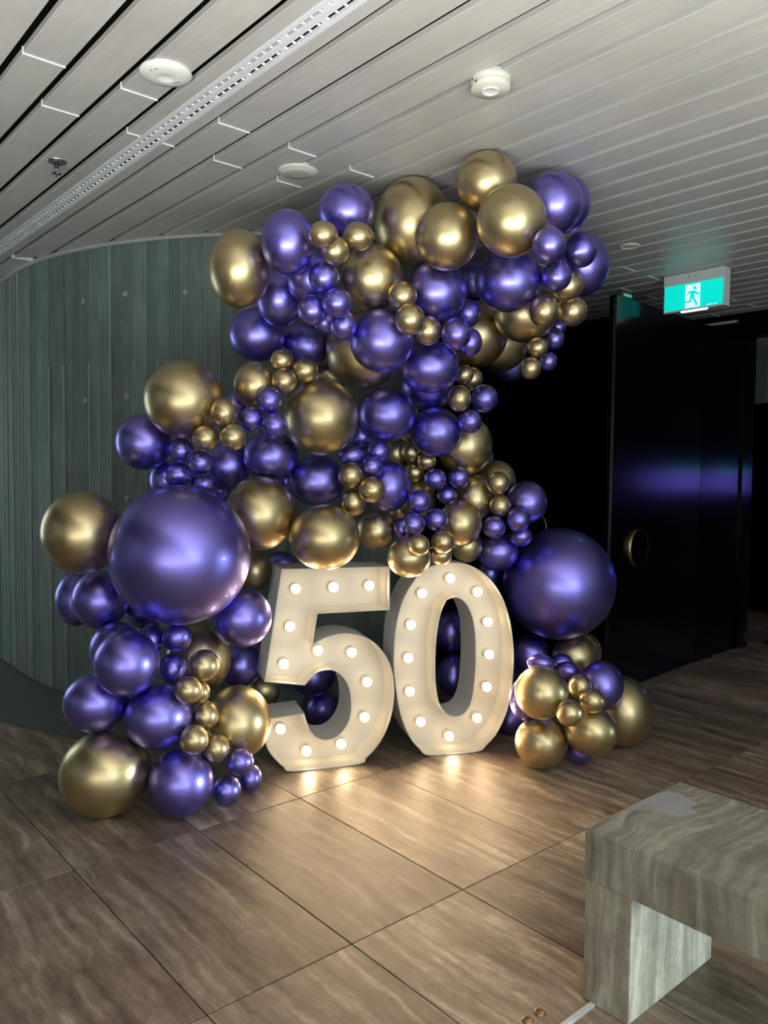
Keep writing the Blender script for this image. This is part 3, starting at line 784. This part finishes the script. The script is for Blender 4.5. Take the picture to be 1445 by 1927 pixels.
BALLOONS = [
('g',-0.682,3.696,2.523,0.1394,0.1791,0.02,1.00,-0.07,"tall gold balloon at the garland's upper left edge, against concrete"),
('p',-0.445,3.585,2.615,0.1192,0.1438,0.00,1.00,-0.06,'tall purple balloon right of the upper left gold one'),
('p',-0.193,3.789,2.824,0.1343,0.1208,-0.01,1.00,-0.10,'purple balloon under the ceiling behind three small golds'),
('g',-0.275,3.449,2.612,0.0635,0.0578,0.30,0.95,0.08,'small gold balloon, upper left of the topmost gold trio'),
('g',-0.130,3.597,2.650,0.0688,0.0627,-0.92,0.21,-0.32,'small gold balloon, right one of the topmost gold trio'),
('g',-0.232,3.560,2.576,0.0644,0.0624,0.30,0.68,0.67,'small gold balloon, lowest of the topmost gold trio'),
('g',-0.071,3.891,2.538,0.1520,0.1559,-0.02,1.00,-0.08,'gold balloon below the topmost gold trio, one round highlight'),
('p',-0.352,3.825,2.517,0.1253,0.1282,-0.00,1.00,-0.07,'half hidden purple balloon behind the upper small purple cluster'),
('p',-0.532,3.994,2.456,0.1196,0.1402,0.02,1.00,-0.08,'purple balloon below the tall purple one at upper left'),
('p',-0.285,3.641,2.478,0.0709,0.0741,0.11,0.78,-0.62,'small purple balloon, topmost of the upper left purple cluster'),
('p',-0.223,3.606,2.357,0.0667,0.0658,-0.26,0.96,0.10,'small purple balloon, rightmost and foremost of the upper left cluster'),
('p',-0.341,3.685,2.338,0.0693,0.0686,0.71,0.63,0.31,'small purple balloon, leftmost of the upper left purple cluster'),
('p',-0.201,3.752,2.284,0.0644,0.0703,-0.59,0.05,0.81,'small purple balloon, lowest of the upper left purple cluster'),
('p',-0.301,3.937,2.332,0.0594,0.0631,-0.00,1.00,-0.06,'small purple balloon peeping out behind the upper left cluster'),
('p',-0.676,4.179,2.309,0.1476,0.1402,0.04,1.00,-0.07,"purple balloon at the garland's left edge above the gold trio"),
('p',-0.435,4.307,2.274,0.1269,0.1276,0.02,1.00,-0.08,'shaded purple balloon in the gap left of the big gold'),
('g',-0.116,4.226,2.237,0.2036,0.2052,-0.02,1.00,-0.07,'big gold balloon half covered by a purple one, orange underside'),
('p',-0.021,3.870,2.233,0.1558,0.1535,-0.03,1.00,-0.05,'purple balloon in front of the big orange-lit gold one'),
('g',0.125,3.973,2.828,0.1898,0.2140,-0.04,0.99,-0.11,'large tall gold balloon under the ceiling, left of the gold pair'),
('g',0.448,3.636,2.909,0.1375,0.1325,-0.06,0.99,-0.10,'topmost gold balloon, touching the slatted ceiling'),
('g',0.276,3.694,2.681,0.1485,0.1502,-0.05,1.00,-0.08,'gold balloon in front of the large tall gold one'),
('g',0.538,3.477,2.688,0.1500,0.1514,-0.06,1.00,-0.06,'gold balloon with orange underside just below the topmost one'),
('p',0.763,3.705,2.839,0.1359,0.1388,-0.09,0.99,-0.10,'purple balloon under the ceiling right of the topmost golds'),
('p',0.877,3.929,2.910,0.1149,0.1323,-0.11,0.99,-0.13,'purple balloon mostly hidden at the upper right ceiling edge'),
('p',0.681,3.368,2.559,0.0699,0.0719,0.27,0.95,0.17,'small purple balloon, upper left of the purple trio at right'),
('p',0.997,4.113,2.747,0.0846,0.0907,-0.62,-0.66,-0.43,'small purple balloon, right one of the purple trio at right'),
('p',1.067,4.349,2.730,0.1415,0.1648,-0.17,0.98,-0.14,"purple balloon at the garland's right edge behind the trio"),
('p',0.848,3.990,2.580,0.0748,0.0759,0.03,-0.78,0.62,'small purple balloon, lowest of the purple trio at right'),
('g',0.941,4.162,2.574,0.0834,0.0823,-0.19,0.71,-0.68,'small gold balloon, upper one of the gold trio at right'),
('g',0.996,4.277,2.469,0.0800,0.0825,-0.88,-0.36,0.30,'small gold balloon, rightmost of the gold trio at right'),
('g',0.798,4.039,2.419,0.0748,0.0806,0.45,0.85,0.29,'small gold balloon, left one of the gold trio at right'),
('g',0.762,4.376,2.472,0.1716,0.1574,-0.13,0.99,-0.11,'gold balloon glowing orange below the front purple at right'),
('p',0.626,4.099,2.583,0.1720,0.1590,-0.09,0.99,-0.10,'purple balloon with pink underside below the gold pair'),
('p',0.504,4.659,2.709,0.1142,0.1165,-0.11,0.98,-0.16,'dark purple balloon sunk between two purple balloons near the top'),
('p',0.244,3.956,2.490,0.1543,0.1489,-0.05,1.00,-0.08,'purple balloon right of the gold one with round highlight'),
('g',0.075,3.766,2.426,0.0697,0.0673,0.38,0.75,-0.55,'small gold balloon, uppermost of the diagonal gold row'),
('g',0.110,3.699,2.304,0.0711,0.0716,0.11,0.97,0.23,'small gold balloon, middle and foremost of the diagonal gold row'),
('g',0.201,3.879,2.286,0.0706,0.0728,-0.76,-0.14,0.64,'small gold balloon, lower right of the diagonal gold row'),
('p',0.338,3.838,2.265,0.0723,0.0772,0.21,0.96,0.21,'small purple balloon, front one beside the diagonal gold row'),
('p',0.427,4.049,2.259,0.0637,0.0708,-0.45,0.31,0.84,'small purple balloon, lower right of the purple trio at centre'),
('p',0.417,4.109,2.415,0.0702,0.0739,-0.20,-0.19,-0.96,'small purple balloon, back one of the purple trio at centre'),
('g',0.516,4.631,2.400,0.1930,0.1926,-0.11,0.99,-0.11,'large gold balloon behind the central purple trio'),
('g',0.708,4.953,2.405,0.1821,0.1800,-0.16,0.98,-0.14,'gold balloon behind and right of the large central gold'),
('p',0.810,5.206,2.299,0.1134,0.1094,-0.21,0.97,-0.14,'shadowed purple balloon under the overhang against the black wall'),
('g',0.818,4.295,2.275,0.0580,0.0564,0.36,0.93,0.09,"small gold balloon, upper gold at the overhang's right tip"),
('g',0.782,4.288,2.163,0.0581,0.0611,0.40,0.78,0.47,"small gold balloon, lower gold at the overhang's right tip"),
('p',0.937,4.427,2.344,0.0536,0.0595,-0.61,0.43,-0.67,"tiny purple balloon, middle one hanging at the overhang's right tip"),
('p',0.903,4.423,2.220,0.0507,0.0539,-0.21,0.45,0.87,"tiny purple balloon, lowest hanging at the overhang's right tip"),
('p',0.969,4.489,2.425,0.0452,0.0511,-0.50,0.03,-0.87,"tiny purple balloon, topmost hanging at the overhang's right tip"),
('p',0.834,5.252,2.472,0.0678,0.0706,-0.22,0.96,-0.18,'purple balloon just glimpsed between three golds at right'),
('p',0.226,4.097,2.140,0.1550,0.1361,-0.05,1.00,-0.05,'purple balloon with bright pink underside below the diagonal gold row'),
('p',0.239,4.413,2.082,0.1551,0.1443,-0.06,1.00,-0.06,'purple balloon tucked under the pink-bottomed one'),
('g',0.423,4.279,2.123,0.0528,0.0523,0.27,0.66,-0.70,'small gold balloon, upper left under the large central gold'),
('g',0.477,4.379,2.113,0.0600,0.0625,-0.18,-0.13,-0.97,'small gold balloon, right one under the large central gold'),
('g',0.393,4.208,1.988,0.0622,0.0719,0.37,0.91,0.19,'small gold balloon, lowest hanging beside the stacked purple pair'),
('p',0.536,4.296,1.998,0.0751,0.0764,-0.74,0.63,0.23,'small purple balloon sticking out right against the black wall'),
('p',0.454,4.235,1.870,0.0641,0.0655,0.04,0.71,0.70,'small purple balloon above the big pale gold at right'),
('p',0.010,4.220,1.901,0.1517,0.1448,-0.03,1.00,-0.03,'purple balloon right of the big central gold one'),
('p',0.279,4.327,1.816,0.1405,0.1356,-0.06,1.00,-0.02,'purple balloon below the stacked purple pair'),
('g',0.461,4.565,1.753,0.1605,0.1765,-0.09,1.00,-0.02,'big pale gold balloon beside the black wall'),
('g',0.569,4.902,1.693,0.1080,0.1119,-0.13,0.99,-0.02,'gold balloon showing a thin rim beside the black wall'),
('g',0.672,4.749,1.548,0.1208,0.1252,-0.14,0.99,0.01,'gold balloon behind the two small golds at right'),
('g',0.641,4.445,1.539,0.0642,0.0663,0.27,0.57,-0.78,'small gold balloon, upper of the two stacked at right'),
('g',0.658,4.465,1.409,0.0614,0.0652,0.42,0.73,-0.53,'small gold balloon, lower of the two stacked at right'),
('p',0.830,4.582,1.428,0.1191,0.1242,-0.15,0.99,0.02,'purple balloon right of the two stacked small golds'),
('p',0.754,4.415,1.335,0.0667,0.0676,-0.38,0.91,0.17,'small purple balloon, upper right above the right giant balloon'),
('p',0.622,4.428,1.291,0.0657,0.0632,0.48,0.77,0.42,'small purple balloon, left one above the right giant balloon'),
('p',0.791,4.532,1.233,0.0654,0.0600,-0.57,0.20,0.80,'small purple balloon, lowest, resting by the right giant balloon'),
('p',0.672,4.629,1.132,0.1231,0.1129,-0.13,0.99,0.07,'purple balloon above the right shoulder of the zero'),
('g',0.523,4.579,1.446,0.1139,0.1369,-0.10,0.99,0.02,'gold balloon left of the two stacked small golds'),
('g',0.425,4.376,1.316,0.1213,0.1310,-0.08,1.00,0.03,'gold balloon with orange underside above the zero'),
('g',0.480,4.541,1.173,0.0913,0.0981,-0.10,0.99,0.06,'half hidden gold balloon behind the one above the zero'),
('p',0.283,4.389,1.557,0.0639,0.0609,0.48,0.86,-0.18,'small purple balloon, left of the dark trio under big pale gold'),
('p',0.417,4.426,1.567,0.0612,0.0614,-0.57,0.74,-0.34,'small purple balloon, right of the dark trio under big pale gold'),
('p',0.356,4.461,1.466,0.0587,0.0558,-0.02,0.51,0.86,'small purple balloon, lowest of the dark trio under big pale gold'),
('g',0.168,4.473,1.591,0.0590,0.0527,0.21,0.67,0.71,'small dark gold balloon, lowest of the shaded gold trio'),
('g',0.236,4.419,1.657,0.0551,0.0505,-0.37,0.93,-0.04,'small dark gold balloon, right of the shaded gold trio'),
('g',0.151,4.476,1.708,0.0589,0.0619,0.41,0.64,-0.65,'small dark gold balloon, upper left of the shaded gold trio'),
('g',0.191,4.552,1.437,0.1138,0.1203,-0.06,1.00,0.02,'shaded gold balloon behind the purple trio above the numerals'),
('p',0.186,4.213,1.438,0.0629,0.0630,-0.01,0.75,-0.66,'small purple balloon, uppermost of the cluster above the numerals'),
('p',0.157,4.175,1.318,0.0639,0.0654,0.18,0.97,0.17,'small purple balloon, lower left of the cluster above the numerals'),
('p',0.284,4.255,1.340,0.0636,0.0622,-0.85,0.52,0.03,'small purple balloon, right one of the cluster above the numerals'),
('p',0.101,4.275,1.287,0.0506,0.0596,0.77,0.37,0.53,'small purple balloon half behind, leftmost of the cluster above numerals'),
('g',0.179,3.990,1.225,0.0556,0.0556,0.29,0.95,-0.11,'small gold balloon, left of the orange trio above the zero'),
('g',0.316,4.200,1.224,0.0643,0.0615,-0.72,0.52,-0.46,'small gold balloon, right of the orange trio above the zero'),
('g',0.316,4.300,1.142,0.0599,0.0539,-0.52,-0.58,0.62,'small gold balloon, lowest of the orange trio touching the zero'),
('g',0.133,4.130,1.147,0.1153,0.1065,-0.04,1.00,0.04,'gold balloon wedged between the tops of five and zero'),
('g',-0.047,4.331,1.272,0.1086,0.1116,-0.03,1.00,0.04,'gold balloon right of the one resting on the five'),
('p',0.020,4.266,1.518,0.1245,0.1392,-0.03,1.00,0.01,'purple balloon behind the three small golds at the middle'),
('g',0.093,4.690,1.361,0.0653,0.0718,-0.05,1.00,0.03,'dark gold balloon glimpsed beside the purple cluster above numerals'),
('g',0.063,4.596,1.703,0.0860,0.0921,-0.04,1.00,-0.01,'shaded gold balloon behind the small middle purple trio'),
('p',-0.129,4.359,1.792,0.0724,0.0781,-0.02,1.00,-0.02,'purple balloon in the gap right of the big central gold'),
('g',0.113,4.694,1.791,0.0488,0.0518,-0.05,1.00,-0.03,'dark gold balloon deep between two purple balloons'),
('g',-0.643,3.912,2.017,0.1066,0.1119,0.02,1.00,-0.03,'gold balloon left of the big central gold one'),
('g',-0.508,3.882,2.132,0.0557,0.0552,0.48,0.70,-0.53,'small gold balloon, topmost of the trio above the big central gold'),
('g',-0.488,3.831,2.028,0.0603,0.0613,0.15,0.89,0.43,'small gold balloon, lowest of the trio above the big central gold'),
('g',-0.394,3.887,2.087,0.0640,0.0607,-0.79,0.61,-0.02,'small gold balloon, right of the trio above the big central gold'),
('g',-0.324,3.998,1.868,0.1874,0.1949,-0.00,1.00,-0.02,'big central gold balloon with a round greenish highlight'),
('p',-0.553,3.784,1.931,0.0621,0.0647,-0.23,0.73,-0.65,'small purple balloon, upper of the trio left of big central gold'),
('p',-0.641,3.797,1.840,0.0596,0.0600,0.70,0.67,0.24,'small purple balloon, left of the trio beside big central gold'),
('p',-0.524,3.761,1.809,0.0619,0.0621,-0.42,0.81,0.41,'small purple balloon, lower right of the trio beside big central gold'),
('p',-0.596,4.122,1.672,0.1414,0.1297,0.03,1.00,-0.01,'purple balloon directly below the trio beside big central gold'),
('p',-0.840,4.219,1.622,0.1263,0.1286,0.06,1.00,-0.00,'purple balloon behind the small golds at left'),
('g',-0.628,3.999,1.378,0.1787,0.1893,0.02,1.00,0.02,'gold balloon at the right side of the left giant purple'),
('p',-0.362,4.223,1.543,0.1490,0.1363,0.01,1.00,0.01,'flattened purple balloon between three golds above the five'),
('g',-0.295,3.934,1.265,0.1778,0.1645,-0.01,1.00,0.03,'gold balloon resting on top of the five, glowing orange'),
('p',-0.172,4.148,1.680,0.0690,0.0545,0.65,0.75,-0.09,'small purple balloon, upper left of the middle purple trio'),
('p',-0.033,4.200,1.702,0.0597,0.0581,-0.79,0.40,-0.46,'small purple balloon, upper right of the middle purple trio'),
('p',-0.065,4.119,1.622,0.0586,0.0585,-0.19,0.92,0.35,'small purple balloon, lowest of the middle purple trio'),
('g',-0.174,4.081,1.574,0.0651,0.0679,0.33,0.74,-0.59,'small gold balloon, upper left of the middle gold trio'),
('g',-0.063,4.053,1.502,0.0690,0.0676,-0.51,0.86,0.00,'small gold balloon, right of the middle gold trio'),
('g',-0.161,4.121,1.432,0.0659,0.0717,0.32,0.48,0.82,'small gold balloon, lowest of the middle gold trio'),
('p',-0.541,4.331,1.539,0.0597,0.0661,0.03,1.00,0.01,'purple balloon barely seen between gold and purple left of centre'),
('g',-0.306,4.419,2.123,0.0973,0.0781,0.00,1.00,-0.06,'dark gold balloon in shadow above the big central gold'),
('g',-0.726,4.400,1.035,0.1031,0.1165,0.05,1.00,0.07,'gold balloon behind the giant purple, left of the five'),
('p',-0.620,4.780,1.024,0.0927,0.0799,0.06,0.99,0.09,"dark purple balloon in shadow behind the five's top left"),
('p',-0.902,4.326,1.480,0.0589,0.0601,0.07,1.00,0.01,"small purple balloon glimpsed above the left giant purple's shoulder"),
('g',-0.967,3.804,1.931,0.1860,0.1873,0.05,1.00,-0.03,'large gold balloon at the left edge, halfway up'),
('p',-1.195,3.921,1.729,0.1351,0.1407,0.08,1.00,-0.01,'purple balloon at far left, below the large halfway gold'),
('g',-0.751,3.695,1.862,0.0626,0.0710,-0.18,0.65,-0.74,'small gold balloon, topmost of the pinched left gold trio'),
('g',-0.838,3.699,1.743,0.0625,0.0612,0.66,0.63,0.41,'small gold balloon, left of the pinched left gold trio'),
('g',-0.700,3.654,1.747,0.0621,0.0617,-0.50,0.82,0.27,'small gold balloon, right of the pinched left gold trio'),
('p',-0.994,3.860,1.688,0.0609,0.0627,0.27,0.73,-0.63,'small purple balloon, topmost of the four above the left giant'),
('p',-0.878,3.772,1.629,0.0574,0.0575,-0.38,0.92,-0.12,'small purple balloon, rightmost of the four above the left giant'),
('p',-1.016,3.892,1.571,0.0706,0.0594,0.70,0.61,0.37,'small purple balloon, leftmost of the four above the left giant'),
('p',-0.908,3.948,1.524,0.0615,0.0548,-0.52,0.02,0.85,'small purple balloon, lowest of the four touching the left giant'),
('p',-1.109,4.049,1.542,0.0949,0.1068,0.08,1.00,0.01,'purple balloon behind the four small ones, above left giant'),
('p',-0.945,3.647,1.200,0.3228,0.3241,0.04,1.00,0.03,'giant purple balloon at left with a pink reflection on its right edge'),
('g',-1.443,3.759,1.290,0.1860,0.1991,0.09,1.00,0.03,'large gold balloon left of the giant purple, outermost at left'),
('p',-0.768,4.048,1.928,0.0550,0.0665,0.04,1.00,-0.03,'dark purple balloon in the shadow right of the left gold trio'),
('p',-1.606,4.090,0.911,0.1040,0.1395,0.15,0.99,0.08,'purple balloon outermost at left, half behind its twin'),
('p',-1.420,3.931,0.939,0.1372,0.1477,0.11,0.99,0.06,'purple balloon at lower left below the outermost gold'),
('p',-1.236,4.070,0.865,0.1037,0.1019,0.10,0.99,0.08,'shaded purple balloon under the left giant balloon'),
('p',-0.699,3.875,0.866,0.1470,0.1481,0.03,1.00,0.06,"purple balloon with pink rim close to the five's stem"),
('g',-0.940,3.988,0.633,0.1637,0.1847,0.06,0.99,0.09,'gold balloon behind a small gold, below the left giant'),
('p',-0.794,4.350,0.509,0.1234,0.1231,0.06,0.99,0.13,"purple balloon behind, left of the five's lower stem"),
('p',-1.146,3.494,0.725,0.1436,0.1472,0.05,1.00,0.06,'purple balloon in front at lower left with wide soft highlight'),
('p',-1.300,3.815,0.710,0.1294,0.1373,0.09,0.99,0.08,'purple balloon peeping out behind the lower left front one'),
('p',-1.119,3.775,0.773,0.0610,0.0785,0.66,0.62,-0.43,'small purple balloon, left of the trio below the left giant'),
('p',-0.988,3.747,0.794,0.0712,0.0727,-0.46,0.73,-0.51,'small purple balloon, upper right of the trio below the left giant'),
('p',-1.011,3.756,0.636,0.0676,0.0751,-0.29,0.69,0.67,'small purple balloon, lowest of the trio below the left giant'),
('g',-0.834,3.643,0.682,0.0724,0.0742,-0.30,0.39,-0.87,'small pear-shaped gold balloon in front of the lower left gold'),
('g',-0.879,3.523,0.599,0.0626,0.0629,0.08,1.00,0.01,'small gold balloon just below the pear-shaped one'),
('g',-0.851,3.642,0.556,0.0450,0.0525,-0.13,0.50,0.85,'small gold balloon mostly hidden below the pear-shaped one'),
('g',-0.830,3.657,0.438,0.0617,0.0699,0.13,0.04,-0.99,'small gold balloon, topmost of the trio left of orange-rimmed gold'),
('g',-0.844,3.490,0.381,0.0647,0.0663,0.09,0.99,-0.13,'small gold balloon, left of the trio beside orange-rimmed gold'),
('g',-0.770,3.614,0.298,0.0625,0.0649,-0.53,0.54,0.66,'small gold balloon, right of the trio beside orange-rimmed gold'),
('g',-0.713,3.840,0.350,0.1652,0.1807,0.03,0.99,0.11,"large gold balloon with orange rim touching the five's lower tip"),
('p',-1.029,3.574,0.457,0.1528,0.1465,0.05,1.00,0.08,'purple balloon in the middle of the lower left stack'),
('p',-1.319,3.587,0.517,0.1472,0.1352,0.07,0.99,0.08,'oval purple balloon lower left, above the gold on the floor'),
('g',-1.268,3.560,0.195,0.2045,0.1939,0.07,0.99,0.11,'largest gold balloon, resting on the floor at lower left'),
('p',-0.923,3.561,0.156,0.1478,0.1552,0.04,0.99,0.11,'purple balloon resting on the floor right of the largest gold'),
('p',-0.664,3.642,0.224,0.0634,0.0614,-0.13,0.82,-0.55,'small purple balloon, upper of the trio near the floor'),
('p',-0.650,3.841,0.068,0.0577,0.0670,-0.56,-0.57,0.60,'small purple balloon, right one of the trio near the floor'),
('p',-0.734,3.684,0.070,0.0679,0.0690,0.33,0.91,0.26,'small purple balloon, lowest left of the trio near the floor'),
('g',-0.691,4.500,0.333,0.1065,0.1113,0.06,0.98,0.17,"dim gold balloon behind the five's left opening"),
('p',-0.428,4.780,0.344,0.1407,0.1317,0.03,0.98,0.20,'purple balloon seen through the upper bowl of the five'),
('p',-0.371,4.828,0.118,0.1018,0.1057,0.02,0.97,0.25,'dark purple balloon low in the bowl of the five'),
('p',0.431,4.950,0.596,0.1142,0.1339,-0.12,0.98,0.18,'purple balloon seen through the zero, upper one'),
('p',0.448,4.900,0.322,0.1064,0.1350,-0.12,0.97,0.22,'purple balloon with pink ring seen through the zero, lower one'),
('p',1.068,4.766,0.928,0.3384,0.3385,-0.21,0.97,0.11,'giant purple balloon right of the zero, against the black wall'),
('p',0.927,4.900,0.456,0.1252,0.1287,-0.20,0.96,0.20,'shaded purple balloon below the right giant, beside the zero'),
('g',1.187,4.814,0.463,0.1414,0.1430,-0.24,0.95,0.19,'gold balloon under the right giant balloon'),
('g',1.316,5.101,0.431,0.1181,0.1270,-0.30,0.92,0.23,'gold balloon showing a rim behind the one under right giant'),
('p',0.855,4.207,0.572,0.0725,0.0494,0.38,0.90,-0.22,'small purple balloon, left of the trio atop the floor golds'),
('p',1.063,4.612,0.478,0.0664,0.0541,-0.59,-0.80,0.14,'small purple balloon, back one of the trio atop floor golds'),
('p',1.067,4.492,0.458,0.0662,0.0573,-0.83,0.29,0.48,'small purple balloon, right of the trio atop the floor golds'),
('g',0.833,4.057,0.455,0.1387,0.1392,-0.12,0.99,0.12,'gold balloon right of the zero, upper of the floor golds'),
('g',1.087,4.275,0.428,0.0642,0.0705,-0.29,-0.91,-0.28,'small gold balloon, upper of the trio between the floor golds'),
('g',1.099,4.061,0.412,0.0678,0.0640,-0.47,0.88,-0.07,'small gold balloon, right of the trio between the floor golds'),
('g',0.942,3.891,0.398,0.0668,0.0665,0.35,0.93,-0.03,'small gold balloon, lowest of the trio between the floor golds'),
('p',1.239,4.398,0.402,0.1253,0.1391,-0.20,0.97,0.16,'purple balloon at lower right beside three small golds'),
('g',0.865,4.198,0.141,0.1411,0.1395,-0.13,0.98,0.17,'gold balloon resting on the floor nearest the zero'),
('g',1.116,4.130,0.228,0.1396,0.1292,-0.16,0.97,0.16,'gold balloon low at right, behind the lowest small gold'),
('g',1.420,4.571,0.204,0.1696,0.2031,-0.25,0.94,0.21,'dim gold balloon outermost at lower right on dark floor'),
('p',0.787,4.270,0.358,0.0859,0.1171,-0.13,0.98,0.15,"purple balloon glowing pink, wedged beside the zero's right side"),
('p',0.790,4.750,0.099,0.0893,0.0973,-0.17,0.96,0.24,"dark red-lit purple balloon behind the zero's lower right"),
('p',1.090,4.262,0.076,0.0760,0.0750,-0.17,0.97,0.19,'purple balloon in shadow on the floor between two golds'),
('p',0.668,4.951,0.964,0.0891,0.0966,-0.16,0.98,0.11,"dark purple balloon in shadow behind the zero's right shoulder"),
]
for b in BALLOONS: balloon(*b)
